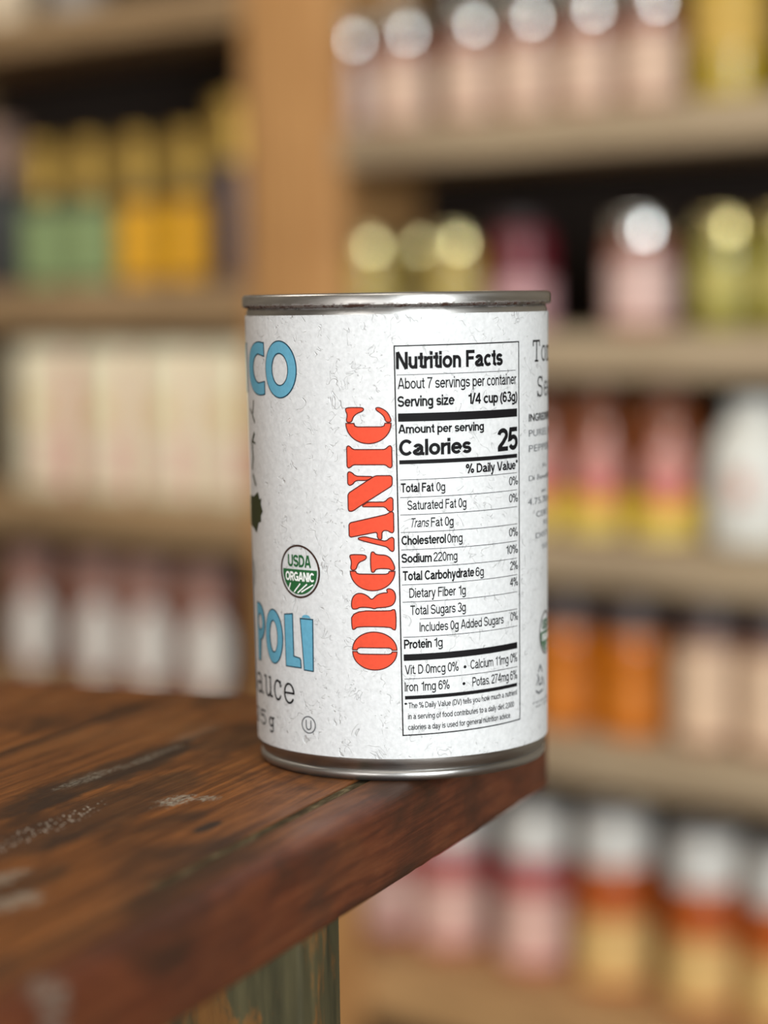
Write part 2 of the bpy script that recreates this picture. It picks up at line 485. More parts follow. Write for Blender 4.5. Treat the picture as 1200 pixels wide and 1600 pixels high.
def table_wood():
    n = NT('worn_varnished_planks')
    o = n.coord('Object')
    x, y, z = n.sep(o)
    grain = n.noise(n.coord('Object', scale=(16, 420, 420)), 1.0, 8, 0.70, 0.8)
    fine = n.noise(n.coord('Object', scale=(60, 1500, 1500)), 1.0, 4, 0.6)
    mott = n.noise(n.coord('Object', scale=(16, 34, 34)), 1.0, 5, 0.6, 0.3)
    c = n.ramp(grain, [(0.25, S(50, 29, 17)), (0.45, S(98, 58, 29)), (0.60, S(130, 80, 40)), (0.78, S(160, 110, 66))])
    # the outer board keeps a redder varnish
    red = n.ramp(grain, [(0.25, S(46, 20, 12)), (0.5, S(84, 38, 22)), (0.8, S(112, 58, 36))])
    c = n.mix(n.math('MULTIPLY', n.smooth(y, -0.012, 0.0, 0.0, 0.9), n.smooth(mott, 0.25, 0.6, 0.55, 1.0)), c, red)
    c = n.mix(n.smooth(mott, 0.48, 0.66, 0.0, 0.8), c, S(48, 33, 22))
    c = n.mix(n.smooth(fine, 0.50, 0.75, 0.0, 0.45), c, S(48, 28, 16))

    def spot(cx, cy, rx, ry, wob=0.6, scale=(60, 160, 160), soft=0.35):
        d = n.vmath('MULTIPLY', n.vmath('SUBTRACT', o, (cx, cy, 0)), (1 / rx, 1 / ry, 0))
        l = n.vmath('LENGTH', d, (0, 0, 0))
        k = n.noise(n.coord('Object', scale=scale), 1.0, 4, 0.65)
        l = n.math('ADD', l, n.math('MULTIPLY', n.math('SUBTRACT', k, 0.5), wob * 2))
        return n.smooth(l, 1.0, 1.0 - soft, 0.0, 1.0)

    black = S(44, 34, 28)
    for cx, cy, rx, ry, a in ((0.105, -0.076, 0.055, 0.009, 0.75), (0.145, -0.057, 0.060, 0.012, 0.60), (0.055, -0.066, 0.030, 0.010, 0.55), (0.150, -0.0275, 0.007, 0.0022, 0.95),
                              (0.151, 0.003, 0.016, 0.004, 0.4), (0.215, -0.040, 0.030, 0.006, 0.6), (0.205, 0.004, 0.030, 0.006, 0.2), (0.25, -0.0134, 0.06, 0.0008, 0.9), (0.09, -0.115, 0.10, 0.003, 0.7)):
        c = n.mix(n.math('MULTIPLY', spot(cx, cy, rx, ry), a), c, black)
    pale = S(150, 146, 132)
    wear = None
    speck = n.smooth(n.noise(n.coord('Object', scale=(500, 1400, 1400)), 1.0, 4, 0.7), 0.42, 0.58)
    for cx, cy, rx, ry, a in ((0.1285, -0.0465, 0.009, 0.0045, 0.85), (0.124, -0.0405, 0.004, 0.0035, 0.7), (0.205, -0.046, 0.012, 0.004, 0.7), (0.218, -0.034, 0.010, 0.005, 0.85), (0.2615, -0.001, 0.0055, 0.005, 0.45),
                              (0.112, -0.0785, 0.018, 0.003, 0.45), (0.085, -0.0765, 0.02, 0.0022, 0.4), (0.052, -0.080, 0.016, 0.004, 0.25)):
        m = n.math('MULTIPLY', n.math('MULTIPLY', spot(cx, cy, rx, ry, 0.9, (220, 420, 420), 0.5), speck), a)
        c = n.mix(m, c, pale)
        wear = m if wear is None else n.math('MAXIMUM', wear, m)
    # tiny pale pits
    v = n.t.nodes.new('ShaderNodeTexVoronoi')
    v.inputs['Scale'].default_value = 700
    n.t.links.new(o, v.inputs['Vector'])
    pits = n.math('MULTIPLY', n.smooth(v.outputs['Distance'], 0.28, 0.16, 0, 1), spot(0.165, -0.061, 0.035, 0.0045, 0.5))
    c = n.mix(pits, c, S(210, 204, 190))
    n.out('Base Color', c)
    r = n.smooth(mott, 0.3, 0.7, 0.34, 0.58)
    n.out('Roughness', n.math('MAXIMUM', r, n.math('MULTIPLY', wear, 0.8)))
    n.out('Specular IOR Level', 0.22)
    h = n.math('ADD', n.math('MULTIPLY', grain, 0.6), n.math('ADD', n.math('MULTIPLY', fine, 0.5), n.math('MULTIPLY', pits, 0.4)))
    n.bump(h, 0.5, 0.0005)
    return n.mat


wood = table_wood()


def board(bm, x0, x1, y0, y1, big=0.0):
    """a plank as a swept cross-section; big = radius of the worn outer arris on the y1 side"""
    sec = []

    def arc(cy, cz, r, a0, a1, k=6):
        for i in range(k + 1):
            a = radians(a0 + (a1 - a0) * i / k)
            sec.append((cy + r * cos(a), cz + r * sin(a)))

    s = 0.0006
    arc(y0 + s, -s, s, 180, 90, 3)
    R1 = big or s
    arc(y1 - R1, -R1, R1, 90, 0, 9 if big else 3)
    R2 = 0.0022 if big else s
    arc(y1 - R2, -TH + R2, R2, 0, -90, 4)
    arc(y0 + s, -TH + s, s, -90, -180, 3)
    rc = 0.004 if big else 0.0008                   # rounding of the end arris / the plan corner
    xs = [x0 + rc * (1 - cos(a)) for a in (0, .4, .8, 1.2)] + [x0 + rc + (x1 - x0 - rc) * (i / 150) for i in range(151)]
    rows = []
    for x in xs:
        f = max(0.0, 1 - (x - x0) / rc)
        inset = rc * (1 - sqrt(max(0, 1 - f * f)))
        row = []
        for (yy, zz) in sec:
            w = 0.0
            if big:
                w = 0.0005 * mnoise.noise((x * 38, yy * 60, zz * 90)) + 0.0003 * mnoise.noise((x * 130, yy * 150, zz * 150 + 5))
                if yy > y1 - 0.006: yy = yy - inset * (0.9 if big else 0) + w
                if zz < -TH + 0.004: zz += 0.9 * abs(w)
            row.append(bm.verts.new((x, yy, zz)))
        rows.append(row)
    m = len(sec)
    for p, q in zip(rows, rows[1:]):
        for i in range(m): bm.faces.new((p[i], p[(i + 1) % m], q[(i + 1) % m], q[i]))
    bm.faces.new(rows[0][::-1]); bm.faces.new(rows[-1])


bm = bmesh.new()
X0, X1 = -0.005, 0.62
board(bm, X0, X1, -0.0127, 0.0, 0.0048)
for a, b in ((-0.1145, -0.0160), (-0.2200, -0.1152), (-0.3300, -0.2206), (-0.4400, -0.3306)):
    board(bm, X0, X1, a, b)
top = mesh_obj('tabletop', bm, wood, table, angle=50)
n = NT('dusty_groove_filler')
g = n.noise(n.coord('Object', scale=(120, 400, 400)), 1.0, 5, 0.65)
n.out('Base Color', n.ramp(g, [(0.35, S(46, 39, 29)), (0.55, S(84, 74, 55)), (0.78, S(150, 138, 108))])).out('Roughness', 0.9).out('Specular IOR Level', 0.05)
n.bump(g, 0.8, 0.0008)
filler = mesh_obj('groove_filler', box(bmesh.new(), X0 + 0.002, 0.200, -0.0163, -0.0124, -0.012, -0.0006), n.mat, top)
filler2 = mesh_obj('groove_filler', box(bmesh.new(), 0.200, X1 - 0.01, -0.0162, -0.0125, -0.012, -0.0001), wood, top)


def leg_paint():
    n = NT('chipped_green_paint')
    v = n.coord('Object', scale=(70, 70, 26))
    a = n.noise(v, 1.0, 6, 0.65, 0.4)
    b = n.noise(n.coord('Object', scale=(200, 200, 20)), 1.0, 4, 0.6)
    c = n.ramp(b, [(0.3, S(46, 44, 30)), (0.7, S(84, 77, 53))])
    c = n.mix(n.smooth(a, 0.52, 0.64, 0, 0.85), c, n.ramp(b, [(0.3, S(92, 60, 30)), (0.7, S(138, 92, 46))]))
    c = n.mix(n.smooth(a, 0.36, 0.28, 0, 0.7), c, S(40, 38, 28))
    n.out('Base Color', c).out('Roughness', 0.75).out('Specular IOR Level', 0.15)
    n.bump(a, 0.5, 0.001)
    return n.mat


legm = leg_paint()
for lx in (0.1135, 0.56):
    for ly in (-0.090, -0.420):
        bm = box(bmesh.new(), lx, lx + 0.0225, ly, ly + 0.078, FLOOR, -TH + 0.0002, 0.0015, 2)
        mesh_obj('leg', bm, legm, table, angle=50)

# ------------------------------------------------------------------ the tin
TIN_ROT = YAW - 0.0068 - pi / 2                     # local angle 0 looks to the camera
tin = thing('tin_can', 'steel food tin in a white paper label with nutrition table, standing on the table corner', 'tin can', (0, 0, 0), TIN_ROT)
Z_LAB0, Z_LAB1 = 0.0056, 0.1107


def R_at(z):
    return 0.0364 + (0.0375 - 0.0364) * (z - 0.0054) / (0.1106 - 0.0054)


def tin_steel():
    n = NT('tinplate')
    o = n.coord('Object')
    x, y, z = n.sep(o)
    st = n.noise(n.coord('Object', scale=(30, 30, 400)), 1.0, 4)
    bl = n.noise(n.coord('Object', scale=(420, 420, 900)), 1.0, 5, 0.7)
    c = n.ramp(st, [(0.3, (0.30, 0.295, 0.285)), (0.7, (0.46, 0.45, 0.435))])
    near = n.smooth(n.math('ABSOLUTE', n.math('SUBTRACT', z, 0.1127)), 0.0009, 0.0002)
    rust = n.math('MULTIPLY', near, n.smooth(bl, 0.44, 0.58))
    c = n.mix(rust, c, S(66, 40, 28))
    n.out('Base Color', c)
    n.out('Metallic', n.math('SUBTRACT', 1.0, n.math('MULTIPLY', rust, 0.8)))
    n.out('Roughness', n.math('ADD', n.smooth(st, 0.3, 0.7, 0.30, 0.42), n.math('MULTIPLY', rust, 0.4)))
    n.bump(bl, 0.15, 0.0003)
    return n.mat


steel = tin_steel()
rb, rt_ = R_at(0.0056), R_at(0.1107)
mesh_obj('body', lathe([(0.0352, 0.0024), (0.0354, 0.0030), (0.0360, 0.0042), (rb - 0.0002, 0.0056), (rt_ - 0.0002, 0.1107), (rt_ - 0.0004, 0.1118), (rt_ - 0.0008, 0.1126)], 192), steel, tin)
mesh_obj('bottom_rim', lathe([(0, 0.0022), (0.0330, 0.0022), (0.0338, 0.0008), (0.0345, 0.0), (0.0353, 0.0003), (0.0358, 0.0010), (0.0358, 0.0020), (0.0354, 0.0025), (0.0350, 0.0026)], 192), steel, tin)
mesh_obj('top_rim', lathe([(rt_ - 0.0010, 0.1124), (0.0377, 0.1125), (0.0382, 0.1130), (0.0382, 0.1150), (0.0379, 0.1155), (0.0374, 0.1157), (0.0369, 0.1154), (0.0365, 0.1146)], 192), steel, tin)
mesh_obj('lid', lathe([(0.0365, 0.1146), (0.0362, 0.1118), (0.0350, 0.1114), (0.0340, 0.1122), (0.0300, 0.1122), (0.0295, 0.1117), (0.0240, 0.1117), (0.0235, 0.1122), (0, 0.1122)], 128), steel, tin)


def paper_mat():
    n = NT('textured_label_paper')
    o = n.coord('Object')
    a = n.noise(o, 120, 2, 0.5, 1.4)
    b = n.noise(n.coord('Object', loc=(0.3, 0.7, 0.2)), 260, 2, 0.5, 1.0)
    mk = n.noise(n.coord('Object', loc=(1.3, 0.1, 0.4)), 240, 2)
    mk2 = n.noise(n.coord('Object', loc=(0.6, 1.9, 0.8)), 300, 2)
    l1 = n.math('MULTIPLY', n.smooth(n.math('ABSOLUTE', n.math('SUBTRACT', a, 0.5)), 0.012, 0.002), n.smooth(mk, 0.54, 0.60))
    l2 = n.math('MULTIPLY', n.smooth(n.math('ABSOLUTE', n.math('SUBTRACT', b, 0.47)), 0.014, 0.002), n.smooth(mk2, 0.54, 0.60))
    lines = n.math('MAXIMUM', l1, l2)
    cloud = n.noise(o, 900, 4, 0.6)
    c = n.ramp(cloud, [(0.3, S(196, 198, 199)), (0.7, S(212, 214, 215))])
    c = n.mix(n.math('MULTIPLY', lines, 0.24), c, S(126, 128, 128))
    n.out('Base Color', c).out('Roughness', 0.52).out('Specular IOR Level', 0.35)
    h = n.math('SUBTRACT', n.math('MULTIPLY', cloud, 0.35), lines)
    h = n.math('ADD', h, n.math('MULTIPLY', n.noise(o, 350, 3), 0.5))
    n.bump(h, 0.55, 0.0004)
    return n.mat


bm = lathe([(R_at(Z_LAB0) - 0.0001, Z_LAB0), (R_at(Z_LAB0) + 0.0001, Z_LAB0)] + [(R_at(Z_LAB0 + (Z_LAB1 - Z_LAB0) * i / 20) + 0.0001, Z_LAB0 + (Z_LAB1 - Z_LAB0) * i / 20) for i in range(1, 21)] + [(R_at(Z_LAB1) - 0.0001, Z_LAB1)], 256)
label = mesh_obj('paper_label', bm, paper_mat(), tin, angle=60)

XH = 0.73                                            # x-height of the grotesque lettering, cap height = 1


def arc(cx, cy, rx, ry, a0, a1, n=14):
    return [(cx + rx * cos(radians(a0 + (a1 - a0) * i / n)), cy + ry * sin(radians(a0 + (a1 - a0) * i / n))) for i in range(n + 1)]


def glyph(c, t):
    """(width, strokes) of one sans-serif character; t = half the stroke, cap height = 1"""
    w, X = 2 * t, XH
    V = lambda x, a=0.0, b=1.0: [(x, a), (x, b)]
    H = lambda y, a, b: [(a, y), (b, y)]
    if c == 'N': b = .80; return b, [V(t), V(b - t), [(w * .6, 1), (b - w * .6, 0)]]
    if c == 'F': b = .66; return b, [V(t), H(1 - t, 0, b), H(.53, 0, b * .90)]
    if c == 'A': b = .86; return b, [[(t * .9, 0), (b / 2 - t * .35, 1)], [(b - t * .9, 0), (b / 2 + t * .35, 1)], H(.30, b * .2, b * .8)]
    if c in 'Ss':
        h = 1 if c == 'S' else X
        b = .78 if c == 'S' else .62
        r = (h - w) / 4
        return b, [arc(b / 2, h - t - r, b / 2 - t * 1.1, r, 15, 262) + arc(b / 2, t + r, b / 2 - t, r, 82, -165)]
    if c == 'C': b = .88; return .80, [arc(b / 2, .5, b / 2 - t, .5 - t, 40, 320, 26)]
    if c == 'G': b = .88; return b, [arc(b / 2, .5, b / 2 - t, .5 - t, 40, 345, 26), [(b * .52, .46), (b - t, .46), (b - t, 0)]]
    if c == 'O': b = .90; return b, [arc(b / 2, .5, b / 2 - t, .5 - t, 0, 360, 32)]
    if c == 'U': b = .80; return b, [[(t, 1), (t, .34)] + arc(b / 2, .34, b / 2 - t, .34 - t, 180, 360) + [(b - t, 1)]]
    if c == 'D': b = .80; return b, [V(t), [(t, 1 - t), (b * .42, 1 - t)] + arc(b * .42, .5, b * .58 - t, .5 - t, 90, -90) + [(t, t)]]
    if c == 'V': b = .86; return b, [[(t * .9, 1), (b / 2 - t * .35, 0)], [(b - t * .9, 1), (b / 2 + t * .35, 0)]]
    if c == 'T': b = .74; return b, [H(1 - t, 0, b), V(b / 2)]
    if c in 'PR':
        b = .74
        y0 = .45
        cy, ry = (1 - t + y0) / 2, (1 - t - y0) / 2
        s = [V(t), [(t, 1 - t), (b * .5, 1 - t)] + arc(b * .5, cy, b * .5 - t, ry, 90, -90) + [(t, y0)]]
        if c == 'R': s.append([(b * .52, y0), (b - t * .9, 0)])
        return b, s
    if c in 'Il': return w, [V(t)]
    if c == 'i': return w, [V(t, 0, X), V(t, 1 - w * 1.1, 1)]
    if c in 'nh':
        b, ry = .60, .22
        return b, [V(t, 0, X if c == 'n' else 1), arc(b / 2, X - t - ry, b / 2 - t, ry, 180, 0) + [(b - t, 0)]]
    if c == 'u': b, ry = .60, .22; return b, [V(b - t, 0, X), [(t, X), (t, t + ry)] + arc(b / 2, t + ry, b / 2 - t, ry, 180, 360)]
    if c == 'm':
        b, ry = .98, .20
        k = (b - w) / 4
        return b, [V(t, 0, X), arc(t + k, X - t - ry, k, ry, 180, 0) + [(b / 2, 0)], arc(t + 3 * k, X - t - ry, k, ry, 180, 0) + [(b - t, 0)]]
    if c == 'r': return .38, [V(t, 0, X), arc(t + .30, X - t - .26, .30, .26, 180, 88, 8)]
    if c == 'o': b = .68 + (t - .067); return b, [arc(b / 2, X / 2, b / 2 - t, X / 2 - t, 0, 360, 28)]
    if c == 'c': b = .66 + (t - .067); return b * .91, [arc(b / 2, X / 2, b / 2 - t, X / 2 - t, 42, 318, 22)]
    if c == 'e': b = .68 + (t - .067); return b, [[(t, X * .52), (b - t, X * .52)] + arc(b / 2, X / 2, b / 2 - t, X / 2 - t, 3, 322, 24)]
    if c in 'bpdgq':
        b = .66
        s = [arc(b / 2, X / 2, b / 2 - t, X / 2 - t, 0, 360, 28)]
        if c == 'b': s.append(V(t, 0, 1))
        if c == 'p': s.append(V(t, -.28, X))
        if c == 'd': s.append(V(b - t, 0, 1))
        if c == 'g': s.append([(b - t, X), (b - t, -.08)] + arc(b / 2, -.08, b / 2 - t, .21 - t, 0, -150, 10))
        return b, s
    if c == 'a':
        b = .66 + (t - .067) * 1.6
        x = b * .90 - t
        return b, [arc(x / 2 + t * .6, X - t - .17, x / 2 - t * .6, .17, 165, 0) + [(x, .17)] + [(x + .02, t * 1.1), (b, t * .9)],
                   [(x, .44), (x * .62, .405)] + arc(x * .52 + t * .4, .205, x * .52 - t * .6, .20 - t * .9, 95, 275) + [(x * .85, .11), (x, .25)]]
    if c in 'ft':
        x = .13 + t
        if c == 'f': s = [(x, 0), (x, .82)] + arc(x + .19, .82, .19, .18 - t, 180, 92, 8)
        else: s = [(x, .93), (x, .17)] + arc(x + .17, .17, .17, .17 - t, 180, 275, 8)
        return .38, [s, H(X - t * .9, 0, .37)]
    if c == 'v': b = .64; return b, [[(t * .9, X), (b / 2 - t * .3, 0)], [(b - t * .9, X), (b / 2 + t * .3, 0)]]
    if c == 'w': b = .94; return b, [[(t * .9, X), (b * .27, 0)], [(b * .27, 0), (b * .5, X)], [(b * .5, X), (b * .73, 0)], [(b * .73, 0), (b - t * .9, X)]]
    if c == 'y': b = .64; return b, [[(t * .9, X), (b / 2, .02)], [(b - t * .9, X), (b * .44, -.12), (b * .32, -.25), (b * .08, -.27 + t)]]
    if c == 'z': b = .60; return b, [H(X - t, .02, b - .02), H(t, 0, b), [(b - t * 1.4, X - w), (t * 1.4, w)]]
    if c == '0': b = .66; return b, [arc(b / 2, .5, b / 2 - t, .5 - t, 0, 360, 32)]
    if c == '1': return .52, [V(.50 - t), [(.50 - t, .96), (.38, .80), (.10, .755)]]
    if c == '2': b = .68; return b, [arc(b / 2, .70, b / 2 - t, .30 - t, 175, -25, 14) + [(b * .52, .38), (b * .2, .2), (t * 1.1, t)], H(t, t * .2, b)]
    if c == '3': b = .66; return b, [arc(b / 2, .75, b / 2 - t, .25 - t, 160, -85, 14), arc(b / 2, .27, b / 2 - t * .9, .27 - t, 85, -160, 14)]
    if c == '4': b = .70; return b, [V(b * .72), [(b * .70, .96), (t * .9, .32)], H(.29, 0, b)]
    if c == '5': b = .68; return b, [[(b * .92, 1 - t), (b * .24, 1 - t), (b * .13, .49)] + arc(b / 2, .34, b / 2 - t, .34 - t, 138, -155, 16)]
    if c == '6': b = .67; return b, [arc(b / 2, .325, b / 2 - t, .325 - t, 0, 360, 28), [(t, .33)] + arc(b / 2, .5, b / 2 - t, .5 - t, 180, 38, 14)]
    if c == '7': b = .66; return b, [[(0, 1 - t), (b - t * .7, 1 - t), (b * .55, .58), (b * .38, .28), (b * .32, 0)]]
    if c == '%':
        k = t * .8
        return 1.08, [arc(.22, .76, .22 - k, .24 - k, 0, 360, 20), arc(.86, .24, .22 - k, .24 - k, 0, 360, 20), [(.30, -.02), (.78, 1.02)]]
    if c == '/': return .38, [[(.02, -.02), (.36, 1.02)]]
    if c == '(': return .30, [arc(.62, .37, .56, .68, 128, 232, 10)]
    if c == ')': return .30, [arc(-.32, .37, .56, .68, 52, -52, 10)]
    if c == '*': return .36, [[(.18, .68), (.18, 1.02)], [(.03, .77), (.33, .93)], [(.33, .77), (.03, .93)]]
    if c == '.': return w, [V(t, 0, w * 1.1)]
    if c == ',': return w, [[(t, w * 1.1), (t, 0), (t * .4, -.16)]]
    return .3, []


def set_text(P, string, s0, s1, z, cap, bold=0, slant=0.0, rise=0.0):
    """set a line in the grotesque: fitted between s0 and s1 on the baseline z"""
    t = {0: 0.067, 1: 0.091, 2: 0.099, 3: 0.062}[bold]
    x, todo = 0.0, []
    tight = 0.45 if bold in (1, 2) else 1.0
    for c in string:
        if c == ' ':
            x += .33
            continue
        w, st = glyph(c, t)
        sb = .055 if c in 'NFDPRUIlihmnbpru1' else (.03 if c in 'oecgdqOCGS0234569asz' else .015)
        x += sb * tight
        todo.append((x, st))
        x += w + tight * (.055 if c in 'NUIlihmnudg1' else (.03 if c in 'oecbpOCGDS0234569az' else .015))
    a0 = min(px + p[0] for px, st in todo for q in st for p in q) - t * .5
    a1 = max(px + p[0] for px, st in todo for q in st for p in q) + t * .5
    f = (s1 - s0) / (a1 - a0)
    for px, st in todo:
        for q in st: P.ribbon(q, 2 * t, lambda u, v: (s0 + (px + u - a0) * f + slant * v * cap, z + v * cap + rise * (px + u - a0) / (a1 - a0)))


MM = 0.6458                                          # label millimetres per degree round the tin


class Print:
    """flat artwork in label millimetres (s round the tin, z up), later bent onto the label"""

    def __init__(self):
        self.bm = bmesh.new()

    def tris(self, pts, faces):
        vs = [self.bm.verts.new((p[0], p[1], 0)) for p in pts]
        for f in faces:
            try: self.bm.faces.new([vs[i] for i in f])
            except ValueError: pass

    def poly(self, loops):
        loops = [l for l in loops]
        pts = [p for l in loops for p in l]
        self.tris(pts, tessellate_polygon([[Vector((p[0], p[1], 0)) for p in l] for l in loops]))

    def rect(self, s0, s1, z0, z1):
        self.poly([[(s0, z0), (s1, z0), (s1, z1), (s0, z1)]])

    def quad(self, pts):
        self.poly([pts])

    def stroke(self, pts, w):
        for (a, b) in zip(pts, pts[1:]):
            dx, dz = b[0] - a[0], b[1] - a[1]
            L = sqrt(dx * dx + dz * dz) or 1
            nx, nz = -dz / L * w / 2, dx / L * w / 2
            ex, ez = dx / L * w * 0.3, dz / L * w * 0.3
            self.tris([(a[0] - ex + nx, a[1] - ez + nz), (a[0] - ex - nx, a[1] - ez - nz), (b[0] + ex - nx, b[1] + ez - nz), (b[0] + ex + nx, b[1] + ez + nz)], [(0, 1, 2, 3)])

    def ribbon(self, pts, w, f):
        """a mitred stroke of width w along pts, mapped by f"""
        m = len(pts)
        shut = m > 3 and (pts[0][0] - pts[-1][0]) ** 2 + (pts[0][1] - pts[-1][1]) ** 2 < 1e-8
        out = []
        for i in range(m):
            p = pts[i]
            a = pts[i - 1] if i else (pts[-2] if shut else None)
            b = pts[i + 1] if i < m - 1 else (pts[1] if shut else None)
            e1 = (Vector(p) - Vector(a)).normalized() if a else None
            e2 = (Vector(b) - Vector(p)).normalized() if b else None
            if e1 is None: e1 = e2
            if e2 is None: e2 = e1
            nn = Vector((-(e1.y + e2.y), e1.x + e2.x))
            nn.normalize()
            k = w / 2 / max(0.55, nn.dot(Vector((-e1.y, e1.x))))
            out += [f(p[0] + nn.x * k, p[1] + nn.y * k), f(p[0] - nn.x * k, p[1] - nn.y * k)]
        self.tris(out, [(2 * i, 2 * i + 1, 2 * i + 3, 2 * i + 2) for i in range(m - 1)])

    def text(self, string, s0, s1, z, cap, bold=0, slant=0.0, rise=0.0):
        cu = bpy.data.curves.new('t', 'FONT')
        cu.body = string
        cu.size = 1.0
        cu.resolution_u = 4
        cu.offset = {0: 0.0, 1: 0.016, 2: 0.026, 3: 0.0}[bold]
        if bold == 0: cu.offset = -0.004
        o = bpy.data.objects.new('t', cu)
        COL.objects.link(o)
        bpy.context.view_layer.update()
        me = o.evaluated_get(bpy.context.evaluated_depsgraph_get()).to_mesh()
        xs = [v.co.x for v in me.vertices]
        x0, x1 = min(xs), max(xs)
        k = cap / 0.727
        f = (s1 - s0) / (x1 - x0)
        pts = []
        for v in me.vertices:
            u = (v.co.x - x0) * f
            zz = v.co.y * k
            pts.append((s0 + u + slant * zz, z + zz + rise * u / (s1 - s0)))
        self.tris(pts, [tuple(p.vertices) for p in me.polygons])
        o.evaluated_get(bpy.context.evaluated_depsgraph_get()).to_mesh_clear()
        bpy.data.objects.remove(o)
        bpy.data.curves.remove(cu)

    def build(self, name, mat, lift=0.00008, parent=None):
        bm = self.bm
        ss = [v.co.x for v in bm.verts]
        s = math.floor(min(ss)) + 0.5
        while s < max(ss):
            bmesh.ops.bisect_plane(bm, geom=bm.verts[:] + bm.edges[:] + bm.faces[:], plane_co=(s, 0, 0), plane_no=(1, 0, 0), dist=1e-6)
            s += 1.0
        for v in bm.verts:
            th = radians(v.co.x / MM)
            z = v.co.y / 1000
            r = R_at(z) + 0.0001 + lift
            v.co = (r * cos(th), r * sin(th), z)
        for f in bm.faces:                              # artwork faces outwards
            c = f.calc_center_median()
            f.normal_update()
            if f.normal.x * c.x + f.normal.y * c.y < 0: f.normal_flip()
        me = bpy.data.meshes.new(name)
        bm.to_mesh(me)
        bm.free()
        me.materials.append(mat)
        ob = bpy.data.objects.new(name, me)
        COL.objects.link(ob)
        ob.parent = parent or label
        return ob


def ink(name, rgb, var=0.06, rough=0.5):
    n = NT(name)
    c = S(*rgb)
    f = n.noise(n.coord(), 900, 3)
    n.out('Base Color', n.ramp(f, [(0.3, tuple(v * (1 - var) for v in c[:3])), (0.7, tuple(min(1, v * (1 + var)) for v in c[:3]))])).out('Roughness', 0.65).out('Specular IOR Level', 0.12)
    return n.mat


black = ink('black_ink', (18, 17, 19))
grey = ink('grey_ink', (92, 94, 98))
white = ink('white_ink', (236, 238, 236))
blue = ink('sky_blue_ink', (97, 160, 186))
blue_line = ink('navy_outline_ink', (26, 60, 76))
orange_red = ink('orange_red_ink', (211, 76, 52))
red_line = ink('dark_red_outline_ink', (84, 34, 30))
green = ink('seal_green_ink', (38, 92, 52))
brown = ink('seal_brown_ink', (58, 40, 34))
olive = ink('vine_green_ink', (56, 60, 36))

# --- nutrition table: (text, angle left, angle right, baseline left, cap height, weight, baseline right)
ROWS = [('Nutrition Facts', -0.17, 41.51, 97.86, 4.0, 2, 98.12), ('About 7 servings per container', 0.18, 49.17, 93.23, 2.61, 0, 93.54), ('Serving size', 0.08, 20.59, 89.05, 2.54, 1, 89.30),
        ('1/4 cup (63g)', 26.19, 49.53, 89.33, 2.55, 1, 89.40), ('Amount per serving', 0.17, 32.63, 82.85, 2.10, 1, 83.0), ('Calories', 0.51, 27.09, 77.60, 3.85, 2, 77.80), ('25', 38.80, 49.86, 77.7, 5.5, 2, 77.9),
        ('% Daily Value*', 25.19, 49.84, 73.05, 2.19, 1, 73.2), ('Total Fat', 0.54, 12.72, 69.0, 2.18, 1, 69.1), ('0g', 13.68, 16.82, 69.1, 2.18, 0, 69.1), ('0%', 45.0, 49.82, 69.4, 2.07, 0, 69.5),
        ('Saturated Fat 0g', 3.01, 25.08, 64.86, 2.26, 0, 65.05), ('0%', 44.98, 49.80, 65.3, 2.07, 0, 65.35), ('Trans', 3.62, 10.43, 60.75, 2.19, 3, 60.8), ('Fat 0g', 11.38, 19.91, 60.8, 2.19, 0, 60.9),
        ('Cholesterol', 0.73, 16.87, 56.62, 2.19, 1, 56.8), ('0mg', 17.61, 23.41, 56.8, 2.20, 0, 56.85), ('0%', 44.92, 49.76, 57.1, 2.08, 0, 57.15), ('Sodium', 0.63, 11.47, 52.4, 2.19, 1, 52.5),
        ('220mg', 12.19, 21.30, 52.55, 2.20, 0, 52.65), ('10%', 43.16, 49.73, 52.95, 2.08, 0, 53.0), ('Total Carbohydrate', 0.77, 28.07, 48.2, 2.27, 1, 48.45), ('6g', 28.89, 32.26, 48.4, 2.22, 0, 48.45),
        ('2%', 45.22, 49.71, 49.0, 2.09, 0, 49.05), ('Dietary Fiber 1g', 3.25, 24.55, 44.1, 2.28, 0, 44.3), ('4%', 45.20, 49.69, 45.05, 2.09, 0, 45.1), ('Total Sugars 3g', 3.40, 24.49, 40.0, 2.28, 0, 40.25),
        ('Includes 0g Added Sugars', 6.86, 41.68, 36.0, 2.21, 0, 36.4), ('0%', 45.50, 49.65, 36.7, 2.09, 0, 36.75), ('Protein', 1.10, 11.09, 31.98, 2.21, 1, 32.15), ('1g', 12.06, 15.23, 32.2, 2.21, 0, 32.25),
        ('Vit. D 0mcg 0%', 1.20, 21.43, 25.9, 2.22, 0, 26.2), ('Calcium 11mg 0%', 26.44, 49.20, 26.3, 2.23, 0, 26.6), ('Iron 1mg 6%', 1.10, 17.81, 21.8, 2.22, 0, 22.05), ('Potas. 274mg 6%', 27.20, 49.18, 22.1, 2.23, 0, 22.4),
        ('*', 0.77, 1.80, 17.6, 1.5, 0, 17.6), ('The % Daily Value (DV) tells you how much a nutrient', 2.20, 49.16, 17.75, 1.38, 0, 18.5), ('in a serving of food contributes to a daily diet. 2,000', 2.14, 47.21, 15.15, 1.38, 0, 15.7),
        ('calories a day is used for general nutrition advice.', 2.08, 45.35, 12.55, 1.38, 0, 13.2)]
P = Print()
for t, a0, a1, z, cap, wt, zr in ROWS:
    set_text(P, t, a0 * MM, a1 * MM, z, cap, wt, 0.2 if wt == 3 else 0.0, zr - z)
for a in (24.1, 23.6):
    z = 27.0 if a > 24 else 23.0
    P.poly([[(a * MM + 0.38 * cos(t), z + 0.38 * sin(t)) for t in (2 * pi * i / 14 for i in range(14))]])


